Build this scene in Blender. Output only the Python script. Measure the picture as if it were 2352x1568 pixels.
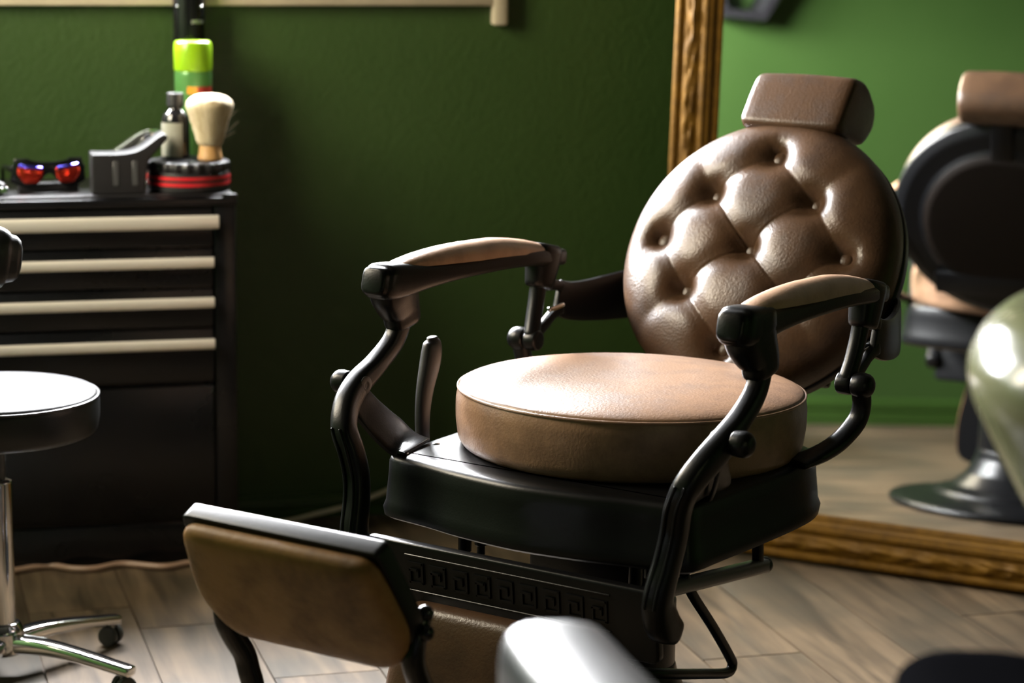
import bpy, bmesh, math, random
from mathutils import Vector, Matrix
sin, cos, pi, rad = math.sin, math.cos, math.pi, math.radians
S = bpy.context.scene
COL = S.collection
for ob in list(bpy.data.objects):
    bpy.data.objects.remove(ob)
random.seed(7)

# ------------------------------------------------------------------ camera
CAM_H, PITCH, ROLL, FPX = 1.2294, 0.18724, 0.01275, 5500.0
fw = Vector((0, cos(PITCH), -sin(PITCH)))
r0 = Vector((1, 0, 0))
u0 = r0.cross(fw)
rr = r0*cos(ROLL) + u0*sin(ROLL)
uu = u0*cos(ROLL) - r0*sin(ROLL)
cd = bpy.data.cameras.new('camera')
cd.sensor_width = 36.0
cd.lens = FPX/2352*36
cd.clip_start = 0.05
cd.dof.use_dof = True
cd.dof.focus_distance = 3.30
cd.dof.aperture_fstop = 3.4
cam = bpy.data.objects.new('camera', cd)
COL.objects.link(cam)
cam.matrix_world = Matrix(((rr.x, uu.x, -fw.x, 0), (rr.y, uu.y, -fw.y, 0), (rr.z, uu.z, -fw.z, CAM_H), (0, 0, 0, 1)))
S.camera = cam

# ------------------------------------------------------------------ light and exposure
W = bpy.data.worlds.new('sky')
S.world = W
W.use_nodes = True
bg = W.node_tree.nodes['Background']
bg.inputs[0].default_value = (0.88, 0.95, 1.0, 1)
bg.inputs[1].default_value = 108.0
_wt = W.node_tree
_tc = _wt.nodes.new('ShaderNodeTexCoord'); _sx = _wt.nodes.new('ShaderNodeSeparateXYZ'); _rp = _wt.nodes.new('ShaderNodeValToRGB')
_wt.links.new(_tc.outputs['Generated'], _sx.inputs[0]); _wt.links.new(_sx.outputs['Z'], _rp.inputs[0]); _wt.links.new(_rp.outputs[0], bg.inputs[0])
_rp.color_ramp.elements[0].position = 0.0; _rp.color_ramp.elements[0].color = (0.10, 0.10, 0.09, 1)      # ground outside
_rp.color_ramp.elements[1].position = 0.03; _rp.color_ramp.elements[1].color = (0.97, 0.98, 1.0, 1)      # overcast sky
S.view_settings.view_transform = 'Standard'
S.view_settings.look = 'None'
S.view_settings.gamma = 1.0
S.view_settings.use_curve_mapping = False
S.view_settings.exposure = 1.1

# plan of the room (metres; camera stands at the origin looking along +Y)
HW = rad(75.5)
WD = Vector((sin(HW), cos(HW), 0))            # along the back wall, to the right
WN = Vector((WD.y, -WD.x, 0))                 # out of the back wall into the room
W0 = Vector((-0.4535, 4.588, 0))
MY = rad(27.0)
MD = Vector((cos(MY), -sin(MY), 0))           # along the mirror, to the right
MN = Vector((MD.y, -MD.x, 0))                 # out of the mirror, horizontally
MM = Vector((0.7072, 4.2447, 0))              # middle of the mirror's foot line in view
CEIL = 2.75
PA = W0 + WD*-1.16
mo = MM - MN*0.386                              # right wall stands behind the leaning mirror
s_ = ((mo - W0).dot(WN)) / -(MD.dot(WN))
PB = mo + MD*s_
PC = PB + MD*2.1
PD = PC + Vector((0.25, -0.968, 0))*7.0
PE = PA + Vector((WN.x, WN.y, 0))*9.0
ROOM = [PA, PB, PC, PD, PE]

# windows (opening: along-from, along-to, z0, z1), in metres along their wall
WIN1 = (-1.02, 0.405, 1.035, 1.70)
WIN2 = (0.42, 1.12, 1.12, 2.30)

def portal(name, a, b, z0, z1, inward):
    L = bpy.data.lights.new(name, 'AREA')
    L.shape = 'RECTANGLE'
    L.size = (b - a).length
    L.size_y = z1 - z0
    L.energy = 1.0
    L.cycles.is_portal = True
    o = bpy.data.objects.new(name, L)
    COL.objects.link(o)
    c = (a + b)/2 + Vector((0, 0, (z0 + z1)/2)) - inward*0.12
    x = (b - a).normalized()
    z = -inward
    y = z.cross(x)
    o.matrix_world = Matrix(((x.x, y.x, z.x, c.x), (x.y, y.y, z.y, c.y), (x.z, y.z, z.z, c.z), (0, 0, 0, 1)))
    return o
portal('daylight_portal', W0 + WD*WIN1[0], W0 + WD*WIN1[1], WIN1[2], WIN1[3], WN)
LWD = Vector((WN.x, WN.y, 0))                 # along the left wall, from the back corner to the front
LWN = WD.copy()                               # out of the left wall
portal('daylight_portal', PA + LWD*WIN2[0], PA + LWD*WIN2[1], WIN2[2], WIN2[3], LWN)

# ------------------------------------------------------------------ material helpers
def srgb(r, g, b):
    f = lambda c: (c/255/12.92 if c/255 <= 0.04045 else ((c/255 + 0.055)/1.055)**2.4)
    return (f(r), f(g), f(b), 1)
MATS = {}
def mat(name, col, rough=0.5, metal=0.0, spec=0.5, coat=0.0, col2=None, nscale=8.0, ndetail=4.0, stretch=(1, 1, 1),
        bump=0.0, bscale=60.0, rvar=0.0, contrast=(0.35, 0.65), emit=None, estr=0, sheen=0.0):
    m = bpy.data.materials.new(name)
    m.use_nodes = True
    nt = m.node_tree
    N, Lk = nt.nodes, nt.links
    p = N['Principled BSDF']
    p.inputs['Base Color'].default_value = col
    p.inputs['Roughness'].default_value = rough
    p.inputs['Metallic'].default_value = metal
    p.inputs['Specular IOR Level'].default_value = spec
    p.inputs['Coat Weight'].default_value = coat
    if emit:
        p.inputs['Emission Color'].default_value = emit
        p.inputs['Emission Strength'].default_value = estr
    tc = N.new('ShaderNodeTexCoord')
    mp = N.new('ShaderNodeMapping')
    mp.inputs['Scale'].default_value = stretch
    Lk.new(tc.outputs['Object'], mp.inputs[0])
    if col2 is not None or rvar:
        nz = N.new('ShaderNodeTexNoise')
        nz.inputs['Scale'].default_value = nscale
        nz.inputs['Detail'].default_value = ndetail
        nz.inputs['Roughness'].default_value = 0.6
        Lk.new(mp.outputs[0], nz.inputs['Vector'])
        rp = N.new('ShaderNodeMapRange')
        rp.inputs[1].default_value = contrast[0]
        rp.inputs[2].default_value = contrast[1]
        Lk.new(nz.outputs[0], rp.inputs[0])
        if col2 is not None:
            mx = N.new('ShaderNodeMix')
            mx.data_type = 'RGBA'
            mx.inputs[6].default_value = col
            mx.inputs[7].default_value = col2
            Lk.new(rp.outputs[0], mx.inputs[0])
            Lk.new(mx.outputs[2], p.inputs['Base Color'])
        if rvar:
            mr = N.new('ShaderNodeMapRange')
            mr.inputs[3].default_value = max(0.02, rough - rvar)
            mr.inputs[4].default_value = rough + rvar
            Lk.new(rp.outputs[0], mr.inputs[0])
            Lk.new(mr.outputs[0], p.inputs['Roughness'])
    if bump:
        nb = N.new('ShaderNodeTexNoise')
        nb.inputs['Scale'].default_value = bscale
        nb.inputs['Detail'].default_value = 3
        Lk.new(mp.outputs[0], nb.inputs['Vector'])
        bp = N.new('ShaderNodeBump')
        bp.inputs['Strength'].default_value = bump
        bp.inputs['Distance'].default_value = 0.004
        Lk.new(nb.outputs[0], bp.inputs['Height'])
        Lk.new(bp.outputs[0], p.inputs['Normal'])
    MATS[name] = m
    return m

mat('green_paint', (0.024, 0.055, 0.0085, 1), rough=0.5, spec=0.5, col2=(0.027, 0.059, 0.010, 1), nscale=3, bump=0.35, bscale=90)
mat('green_gloss', (0.024, 0.053, 0.008, 1), rough=0.38, spec=0.5, bump=0.1, bscale=30)
mat('ceiling_dark', (0.16, 0.155, 0.14, 1), rough=0.8, bump=0.1, bscale=80)  # unseen ceiling, colour darkened to cut bounced fill light
mat('sill_cream', (0.46, 0.40, 0.29, 1), rough=0.5, col2=(0.40, 0.35, 0.25, 1), nscale=12, bump=0.1)
mat('white_upvc', (0.7, 0.7, 0.68, 1), rough=0.4)
mat('black_metal', (0.0035, 0.0035, 0.004, 1), rough=0.31, spec=0.25, bump=0.05, bscale=350)
mat('black_gloss', (0.005, 0.005, 0.006, 1), rough=0.18, spec=0.4)
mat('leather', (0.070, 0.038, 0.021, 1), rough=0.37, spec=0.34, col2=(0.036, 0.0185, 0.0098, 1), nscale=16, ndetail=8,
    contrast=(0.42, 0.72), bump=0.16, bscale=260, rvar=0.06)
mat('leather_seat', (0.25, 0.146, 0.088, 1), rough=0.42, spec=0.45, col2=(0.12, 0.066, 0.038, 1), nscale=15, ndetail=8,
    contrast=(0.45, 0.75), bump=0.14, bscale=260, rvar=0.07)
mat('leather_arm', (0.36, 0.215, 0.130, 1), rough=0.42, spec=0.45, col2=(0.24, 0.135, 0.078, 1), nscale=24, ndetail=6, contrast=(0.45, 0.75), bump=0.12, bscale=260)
mat('leather_worn', (0.32, 0.16, 0.048, 1), rough=0.5, spec=0.3, col2=(0.14, 0.064, 0.018, 1), nscale=14, ndetail=8, contrast=(0.4, 0.7), bump=0.14, bscale=220, rvar=0.06)
mat('leather_dark', (0.005, 0.003, 0.002, 1), rough=0.55, spec=0.12, bump=0.1, bscale=260)
mat('gold_leaf', (0.125, 0.060, 0.004, 1), rough=0.66, metal=0.12, spec=0.15, col2=(0.065, 0.030, 0.0025, 1), nscale=22, bump=0.35, bscale=120, contrast=(0.35, 0.7))
mat('gold_smooth', (0.42, 0.22, 0.04, 1), rough=0.36, metal=0.6, col2=(0.28, 0.14, 0.025, 1), nscale=14, stretch=(1, 1, 1), bump=0.08, bscale=70)
mat('frame_back', (0.05, 0.03, 0.015, 1), rough=0.7)
mat('mirror_glass', (0.93, 0.95, 0.93, 1), rough=0.006, metal=1.0)
mat('chrome', (0.8, 0.8, 0.82, 1), rough=0.09, metal=1.0)
mat('alu', (0.88, 0.82, 0.74, 1), rough=0.38, metal=0.5, stretch=(1, 40, 40), rvar=0.04, nscale=8)
mat('cabinet_black', (0.004, 0.004, 0.005, 1), rough=0.30, spec=0.4, rvar=0.05, nscale=5)
mat('black_plastic', (0.014, 0.013, 0.015, 1), rough=0.42, bump=0.05, bscale=200)
mat('vinyl_black', (0.012, 0.012, 0.014, 1), rough=0.36, spec=0.55, bump=0.06, bscale=300)
mat('vinyl_no_glare', (0.005, 0.005, 0.006, 1), rough=1.0, spec=0.0, bump=0.06, bscale=220)  # dark, gloss-free copy of the chair vinyl, standing for missing window glare
mat('vinyl_grey', (0.06, 0.06, 0.063, 1), rough=0.33, spec=0.55, bump=0.06, bscale=220)
mat('red_band', (0.55, 0.012, 0.02, 1), rough=0.35)
mat('bristle', (0.50, 0.42, 0.28, 1), rough=0.8, col2=(0.32, 0.25, 0.14, 1), nscale=60, stretch=(1, 1, 0.05), bump=0.5, bscale=260)
mat('wood_light', (0.50, 0.30, 0.12, 1), rough=0.45, col2=(0.4, 0.22, 0.08, 1), nscale=14, stretch=(1, 1, 0.15))
mat('lime_cap', (0.20, 0.38, 0.006, 1), rough=0.28, coat=0.3)
mat('green_can', (0.07, 0.20, 0.05, 1), rough=0.3, metal=0.2)
mat('orange_label', (0.8, 0.3, 0.02, 1), rough=0.4)
mat('red_label', (0.35, 0.02, 0.015, 1), rough=0.4)
mat('paper_label', (0.30, 0.30, 0.25, 1), rough=0.6, col2=(0.24, 0.24, 0.2, 1), nscale=20)
mat('print_grey', (0.3, 0.29, 0.3, 1), rough=0.5)
mat('bottle_dark', (0.01, 0.009, 0.012, 1), rough=0.12, coat=0.4)
mat('lens_red', (0.9, 0.06, 0.03, 1), rough=0.06, metal=0.9)
mat('lens_blue', (0.12, 0.1, 0.85, 1), rough=0.08, metal=0.9)
mat('cable_cream', (0.6, 0.52, 0.4, 1), rough=0.5)
mat('cable_brown', (0.30, 0.19, 0.13, 1), rough=0.4)
mat('ceramic_bounce_tint', (0.16, 0.165, 0.085, 1), rough=0.16, spec=0.32)  # white ceramic; olive tone stands for dim light bounced off green walls
mat('caster_grey', (0.03, 0.032, 0.027, 1), rough=0.4)
mat('screw_steel', (0.5, 0.5, 0.5, 1), rough=0.3, metal=1.0)

def glass_pane(name, tint):
    m = bpy.data.materials.new(name)
    m.use_nodes = True
    nt = m.node_tree
    nt.nodes.clear()
    o = nt.nodes.new('ShaderNodeOutputMaterial')
    t = nt.nodes.new('ShaderNodeBsdfTransparent')
    t.inputs[0].default_value = tint
    g = nt.nodes.new('ShaderNodeBsdfGlossy')
    g.inputs['Roughness'].default_value = 0.02
    x = nt.nodes.new('ShaderNodeMixShader')
    x.inputs[0].default_value = 0.05
    nt.links.new(t.outputs[0], x.inputs[1])
    nt.links.new(g.outputs[0], x.inputs[2])
    nt.links.new(x.outputs[0], o.inputs[0])
    MATS[name] = m
glass_pane('window_glass', (1, 1, 1, 1))
glass_pane('dimming_glass', (0.45, 0.42, 0.365, 1))  # tint added to dim and warm daylight through the unseen side window

def plank_mat():
    m = bpy.data.materials.new('plank_wood')
    m.use_nodes = True
    N, Lk = m.node_tree.nodes, m.node_tree.links
    p = N['Principled BSDF']
    tc = N.new('ShaderNodeTexCoord')
    oi = N.new('ShaderNodeObjectInfo')
    ad = N.new('ShaderNodeVectorMath'); ad.operation = 'ADD'
    sc = N.new('ShaderNodeVectorMath'); sc.operation = 'SCALE'
    cb = N.new('ShaderNodeCombineXYZ')
    Lk.new(oi.outputs['Random'], cb.inputs[0]); Lk.new(oi.outputs['Random'], cb.inputs[1]); Lk.new(oi.outputs['Random'], cb.inputs[2])
    Lk.new(cb.outputs[0], sc.inputs[0]); sc.inputs['Scale'].default_value = 37.0
    Lk.new(tc.outputs['Object'], ad.inputs[0]); Lk.new(sc.outputs[0], ad.inputs[1])
    mp = N.new('ShaderNodeMapping'); mp.inputs['Scale'].default_value = (14.0, 1.3, 1.0)
    Lk.new(ad.outputs[0], mp.inputs[0])
    n1 = N.new('ShaderNodeTexNoise'); n1.inputs['Scale'].default_value = 2.0; n1.inputs['Detail'].default_value = 7; n1.inputs['Distortion'].default_value = 0.6
    Lk.new(mp.outputs[0], n1.inputs['Vector'])
    n2 = N.new('ShaderNodeTexNoise'); n2.inputs['Scale'].default_value = 5.0; n2.inputs['Detail'].default_value = 3
    Lk.new(ad.outputs[0], n2.inputs['Vector'])
    r1 = N.new('ShaderNodeValToRGB')
    r1.color_ramp.elements[0].position = 0.30; r1.color_ramp.elements[0].color = (0.030, 0.0205, 0.012, 1)
    r1.color_ramp.elements[1].position = 0.70; r1.color_ramp.elements[1].color = (0.135, 0.093, 0.055, 1)
    e = r1.color_ramp.elements.new(0.48); e.color = (0.078, 0.053, 0.031, 1)
    Lk.new(n1.outputs[0], r1.inputs[0])
    mx = N.new('ShaderNodeMix'); mx.data_type = 'RGBA'; mx.blend_type = 'MIX'
    mr = N.new('ShaderNodeMapRange'); mr.inputs[1].default_value = 0.42; mr.inputs[2].default_value = 0.68; mr.inputs[4].default_value = 0.65
    Lk.new(n2.outputs[0], mr.inputs[0]); Lk.new(mr.outputs[0], mx.inputs[0])
    Lk.new(r1.outputs[0], mx.inputs[6]); mx.inputs[7].default_value = (0.040, 0.034, 0.023, 1)
    hs = N.new('ShaderNodeHueSaturation')
    v = N.new('ShaderNodeMapRange'); v.inputs[3].default_value = 0.82; v.inputs[4].default_value = 1.14
    Lk.new(oi.outputs['Random'], v.inputs[0]); Lk.new(v.outputs[0], hs.inputs['Value'])
    Lk.new(mx.outputs[2], hs.inputs['Color']); Lk.new(hs.outputs[0], p.inputs['Base Color'])
    p.inputs['Roughness'].default_value = 0.5
    p.inputs['Specular IOR Level'].default_value = 0.28
    bp = N.new('ShaderNodeBump'); bp.inputs['Strength'].default_value = 0.12; bp.inputs['Distance'].default_value = 0.003
    Lk.new(n1.outputs[0], bp.inputs['Height']); Lk.new(bp.outputs[0], p.inputs['Normal'])
    MATS['plank_wood'] = m
plank_mat()

# ------------------------------------------------------------------ object helpers
def obj(name, vf, m, parent=None, smooth=True, angle=40):
    me = bpy.data.meshes.new(name)
    me.from_pydata([tuple(v) for v in vf[0]], [], vf[1])
    me.update()
    bm = bmesh.new(); bm.from_mesh(me)
    bmesh.ops.recalc_face_normals(bm, faces=bm.faces)
    bm.to_mesh(me); bm.free()
    if smooth:
        for p in me.polygons: p.use_smooth = True
        me.set_sharp_from_angle(angle=rad(angle))
    me.materials.append(MATS[m])
    o = bpy.data.objects.new(name, me)
    COL.objects.link(o)
    if parent: o.parent = parent
    return o
def empty(name, loc, rz=0.0):
    o = bpy.data.objects.new(name, None)
    o.empty_display_size = 0.05
    COL.objects.link(o)
    o.location = loc
    o.rotation_euler = (0, 0, rz)
    return o
def tag(o, label, cat, group=None):
    o['label'] = label; o['category'] = cat
    if group: o['group'] = group
    return o
def struct(o, label=None):
    o['kind'] = 'structure'
    if label: o['label'] = label
    return o
def join(*vfs):
    V, Fc = [], []
    for v, f in vfs:
        n = len(V)
        V += list(v); Fc += [tuple(i + n for i in q) for q in f]
    return V, Fc
def xf(vf, M):
    return [M @ Vector(v) for v in vf[0]], vf[1]
def basis(x, y, z, o=(0, 0, 0)):
    return Matrix(((x[0], y[0], z[0], o[0]), (x[1], y[1], z[1], o[1]), (x[2], y[2], z[2], o[2]), (0, 0, 0, 1)))
def box(x0, x1, y0, y1, z0, z1):
    return [(x0, y0, z0), (x1, y0, z0), (x1, y1, z0), (x0, y1, z0), (x0, y0, z1), (x1, y0, z1), (x1, y1, z1), (x0, y1, z1)], \
           [(0, 3, 2, 1), (4, 5, 6, 7), (0, 1, 5, 4), (1, 2, 6, 5), (2, 3, 7, 6), (3, 0, 4, 7)]
def rbox(x0, x1, y0, y1, z0, z1, b=0.004, seg=2):
    bm = bmesh.new()
    v, f = box(x0, x1, y0, y1, z0, z1)
    vs = [bm.verts.new(q) for q in v]
    for q in f: bm.faces.new([vs[i] for i in q])
    bmesh.ops.bevel(bm, geom=bm.edges[:], offset=b, segments=seg, profile=0.5, affect='EDGES')
    bm.verts.index_update()
    r = [tuple(q.co) for q in bm.verts], [tuple(q.index for q in fc.verts) for fc in bm.faces]
    bm.free()
    return r
def lathe(prof, n=48, cx=0, cy=0, cz=0):
    V, Fc = [], []
    rings = []
    for r, z in prof:
        if r < 1e-6:
            rings.append([len(V)]); V.append((cx, cy, cz + z))
        else:
            rings.append(list(range(len(V), len(V) + n)))
            V += [(cx + r*cos(2*pi*k/n), cy + r*sin(2*pi*k/n), cz + z) for k in range(n)]
    for a, b in zip(rings, rings[1:]):
        for k in range(n):
            k2 = (k + 1) % n
            if len(a) == 1 and len(b) == 1: continue
            if len(a) == 1: Fc.append((a[0], b[k], b[k2]))
            elif len(b) == 1: Fc.append((a[k], a[k2], b[0]))
            else: Fc.append((a[k], a[k2], b[k2], b[k]))
    return V, Fc
def rprof(pts, r=0.004, n=4):
    """round the corners of a lathe profile or an open polyline"""
    out = [pts[0]]
    for a, b, c in zip(pts, pts[1:], pts[2:]):
        A, B, C = Vector(a), Vector(b), Vector(c)
        d = min(r, (A - B).length*0.45, (C - B).length*0.45)
        p, q = B + (A - B).normalized()*d, B + (C - B).normalized()*d
        for k in range(n + 1):
            t = k/n
            out.append(tuple(p*(1 - t)**2 + B*2*t*(1 - t) + q*t*t))
    out.append(pts[-1])
    return out
def torus(R, r, z, n=64, m=10, cx=0, cy=0):
    V = [(cx + (R + r*cos(2*pi*j/m))*cos(2*pi*i/n), cy + (R + r*cos(2*pi*j/m))*sin(2*pi*i/n), z + r*sin(2*pi*j/m)) for i in range(n) for j in range(m)]
    return V, [(i*m + j, ((i + 1) % n)*m + j, ((i + 1) % n)*m + (j + 1) % m, i*m + (j + 1) % m) for i in range(n) for j in range(m)]
def ball(c, r, sx=1, sy=1, sz=1, n=20, m=12):
    V, Fc = lathe([(r*sin(pi*k/m), -r*cos(pi*k/m)) for k in range(m + 1)], n)
    return [(c[0] + v[0]*sx, c[1] + v[1]*sy, c[2] + v[2]*sz) for v in V], Fc
def catmull(P, k=6, closed=False):
    P = [Vector(p) for p in P]
    n = len(P)
    out = []
    rng = range(n) if closed else range(n - 1)
    for i in rng:
        if closed: a, b, c, d = P[(i - 1) % n], P[i], P[(i + 1) % n], P[(i + 2) % n]
        else: a, b, c, d = P[max(i - 1, 0)], P[i], P[i + 1], P[min(i + 2, n - 1)]
        for j in range(k):
            t = j/k
            out.append(0.5*((2*b) + (c - a)*t + (2*a - 5*b + 4*c - d)*t*t + (3*b - a - 3*c + d)*t**3))
    if not closed: out.append(P[-1])
    return out
def sweep(path, ref=(0, 1, 0), n=16, ex=2.6, k=6, cap=0.5):
    """path: [(x,y,z, half-width along ref, half-height)]; superellipse section; rounded ends"""
    Q = catmull([Vector(p) for p in [q[:3] for q in path]], k)
    Rz = catmull([Vector((q[3], q[4], 0)) for q in path], k)
    ref = Vector(ref)
    T = [(Q[min(i + 1, len(Q) - 1)] - Q[max(i - 1, 0)]).normalized() for i in range(len(Q))]
    st = [(q, t, r.x, r.y) for q, t, r in zip(Q, T, Rz)]
    if cap:
        def ends(q, t, a, b, sg):
            e = min(a, b)*cap
            return [(q + t*sg*e*sin(f), t, a*(1 - 0.55*cap*(1 - cos(f))) if f < 1.5 else a*(1-0.55*cap), b*(1 - 0.55*cap*(1 - cos(f)))) for f in (0.5, 1.0, 1.57)]
        st = ends(*st[0], -1)[::-1] + st + ends(*st[-1], 1)
    V, Fc = [], []
    for q, t, a, b in st:
        s = (ref - t*ref.dot(t)).normalized()
        nn = t.cross(s)
        for j in range(n):
            th = 2*pi*(j + 0.5)/n
            c_, s2 = cos(th), sin(th)
            V.append(q + s*a*math.copysign(abs(c_)**(2/ex), c_) + nn*b*math.copysign(abs(s2)**(2/ex), s2))
    m = len(st)
    for i in range(m - 1):
        for j in range(n):
            Fc.append((i*n + j, i*n + (j + 1) % n, (i + 1)*n + (j + 1) % n, (i + 1)*n + j))
    Fc.append(tuple(range(n))[::-1]); Fc.append(tuple(range((m - 1)*n, m*n)))
    return V, Fc
def tube(path, r, n=10, k=6, ref=(0, 0, 1)):
    return sweep([(p[0], p[1], p[2], r, r) for p in path], ref=ref, n=n, ex=2.0, k=k)
def outline_normals(o):
    n = len(o)
    res = []
    area = sum(o[i][0]*o[(i + 1) % n][1] - o[(i + 1) % n][0]*o[i][1] for i in range(n))
    sg = 1 if area > 0 else -1
    for i in range(n):
        a, b, c = Vector(o[i - 1]), Vector(o[i]), Vector(o[(i + 1) % n])
        e1, e2 = (b - a), (c - b)
        n1, n2 = Vector((e1.y, -e1.x)).normalized(), Vector((e2.y, -e2.x)).normalized()
        m = (n1 + n2)
        m = m.normalized() if m.length > 1e-6 else n1
        res.append(m*sg)
    return res
def prism(o, levels):
    """o: closed 2D outline; levels: [(z, outward offset)] -> stacked rings, capped"""
    o = [Vector(p[:2]) for p in o]
    nr = outline_normals(o)
    V, Fc = [], []
    n = len(o)
    for z, d in levels:
        V += [(p.x + q.x*d, p.y + q.y*d, z) for p, q in zip(o, nr)]
    for i in range(len(levels) - 1):
        for j in range(n):
            Fc.append((i*n + j, i*n + (j + 1) % n, (i + 1)*n + (j + 1) % n, (i + 1)*n + j))
    Fc.append(tuple(range(n))[::-1]); Fc.append(tuple(range((len(levels) - 1)*n, len(levels)*n)))
    return V, Fc
def pad(o, levels):
    """like prism, but each ring is the outline scaled about its centre: [(z, scale)]"""
    o = [Vector(p[:2]) for p in o]
    xs, ys = [p.x for p in o], [p.y for p in o]
    c = Vector(((min(xs) + max(xs))/2, (min(ys) + max(ys))/2))
    V, Fc = [], []
    n = len(o)
    for z, k in levels: V += [(c.x + (p.x - c.x)*k, c.y + (p.y - c.y)*k, z) for p in o]
    for i in range(len(levels) - 1):
        for j in range(n): Fc.append((i*n + j, i*n + (j + 1) % n, (i + 1)*n + (j + 1) % n, (i + 1)*n + j))
    Fc.append(tuple(range(n))[::-1])
    V.append((c.x, c.y, levels[-1][0] + 0.0003))
    a = (len(levels) - 1)*n
    for j in range(n): Fc.append((a + j, a + (j + 1) % n, len(V) - 1))
    return V, Fc
def bev(z0, z1, b, s=4):
    lo = [(z0 + b*(1 - cos(t)), -b*(1 - sin(t))) for t in [pi/2*i/s for i in range(s + 1)]]
    hi = [(z1 - b*(1 - cos(t)), -b*(1 - sin(t))) for t in [pi/2*i/s for i in range(s + 1)]]
    return lo + hi[::-1]
def roundpoly(pts, r, n=5):
    out = []
    m = len(pts)
    for i in range(m):
        A, B, C = Vector(pts[i - 1]), Vector(pts[i]), Vector(pts[(i + 1) % m])
        rr_ = r[i] if isinstance(r, (list, tuple)) else r
        d = min(rr_, (A - B).length*0.48, (C - B).length*0.48)
        p, q = B + (A - B).normalized()*d, B + (C - B).normalized()*d
        for k in range(n + 1):
            t = k/n
            out.append(p*(1 - t)**2 + B*2*t*(1 - t) + q*t*t)
    return out

# ------------------------------------------------------------------ the room
def clip_poly(poly, a, n):
    out = []
    for i in range(len(poly)):
        p, q = poly[i], poly[(i + 1) % len(poly)]
        dp, dq = (p - a).dot(n), (q - a).dot(n)
        if dp >= 0: out.append(p)
        if dp*dq < 0: out.append(p + (q - p)*(dp/(dp - dq)))
    return out
slab = [Vector((p.x, p.y)) for p in ROOM]
n_ = len(slab)
floor = obj('floor', ([(p.x, p.y, -0.06) for p in slab] + [(p.x, p.y, -0.0035) for p in slab],
            [tuple(range(n_)), tuple(range(n_, 2*n_))] + [(i, (i + 1) % n_, n_ + (i + 1) % n_, n_ + i) for i in range(n_)]), 'frame_back', smooth=False)
struct(floor, 'floor of grey-brown wood-look planks laid diagonally')
HP = rad(-15.8)
PDIR = Vector((sin(HP), cos(HP)))              # along the planks
PNRM = Vector((cos(HP), -sin(HP)))             # across
PW, PL = 0.1732, 1.21
inside = []
for i in range(n_):
    a, b = slab[i], slab[(i + 1) % n_]
    nn = Vector((b.y - a.y, -(b.x - a.x)))
    cen = sum(slab, Vector((0, 0)))/n_
    if (cen - a).dot(nn) < 0: nn = -nn
    inside.append((a, nn))
def plank(row, off, k):
    g = 0.0013
    x0, x1 = 0.4545 + row*PW + g, 0.4545 + (row + 1)*PW - g
    y0, y1 = off + k*PL + g, off + (k + 1)*PL - g
    poly = [PNRM*x + PDIR*y for x, y in ((x0, y0), (x1, y0), (x1, y1), (x0, y1))]
    for a, nn in inside:
        poly = clip_poly(poly, a, nn)
        if len(poly) < 3: return
    c = PNRM*(x0 + x1)/2 + PDIR*(y0 + y1)/2
    loc = [Vector(((p - c).dot(PNRM), (p - c).dot(PDIR))) for p in poly]
    area = abs(sum(loc[i].x*loc[(i + 1) % len(loc)].y - loc[(i + 1) % len(loc)].x*loc[i].y for i in range(len(loc))))/2
    if area < 0.003: return
    dz = random.uniform(-0.0004, 0.0)
    o = obj('plank', prism(loc, [(-0.003, 0), (-0.0016 + dz, 0), (dz, -0.0007)]), 'plank_wood', floor, smooth=False)
    o.location = (c.x, c.y, 0)
    o.rotation_euler = (0, 0, math.atan2(PDIR.y, PDIR.x) - pi/2)
for row in range(-14, 20):
    off = 3.503 - PL*6 + (0 if row == 5 else random.uniform(0, PL))
    for k in range(-6, 14):
        plank(row, off, k)

def wall_with_hole(name, a, b, outward, hole=None, thick=0.24, m='green_paint', z1=CEIL):
    x = (b - a).normalized()
    Ln = (b - a).length
    M = basis(x, outward, (0, 0, 1), a)
    parts = []
    ov = 0.0
    if hole:
        h0, h1, z0h, z1h = hole
        parts = [box(-ov, h0, 0, thick, 0, z1), box(h1, Ln + ov, 0, thick, 0, z1), box(h0, h1, 0, thick, 0, z0h), box(h0, h1, 0, thick, z1h, z1)]
    else:
        parts = [box(-ov, Ln + ov, 0, thick, 0, z1)]
    return struct(obj(name, xf(join(*parts), M), m, smooth=False))
w1 = (WIN1[0] + 1.16, WIN1[1] + 1.16, WIN1[2], WIN1[3])
wall_back = wall_with_hole('wall_back', PA, PB, -WN, w1)
wall_back['label'] = 'dark green painted back wall under the window'
wall_left = wall_with_hole('wall_left', PA, PE, -LWN, WIN2)
wall_left['label'] = 'green painted side wall seen in the mirror'
wall_right = wall_with_hole('wall_right', PB, PC, -MN)
wall_with_hole('wall_side', PC, PD, Vector((0.968, 0.25, 0)))
wall_with_hole('wall_front', PE, PD, (PD - PE).normalized().cross(Vector((0, 0, 1))))
struct(obj('ceiling', ([(p.x, p.y, CEIL) for p in slab] + [(p.x, p.y, CEIL + 0.1) for p in slab],
       [tuple(range(n_)), tuple(range(n_, 2*n_))] + [(i, (i + 1) % n_, n_ + (i + 1) % n_, n_ + i) for i in range(n_)]), 'ceiling_dark', smooth=False))
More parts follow.
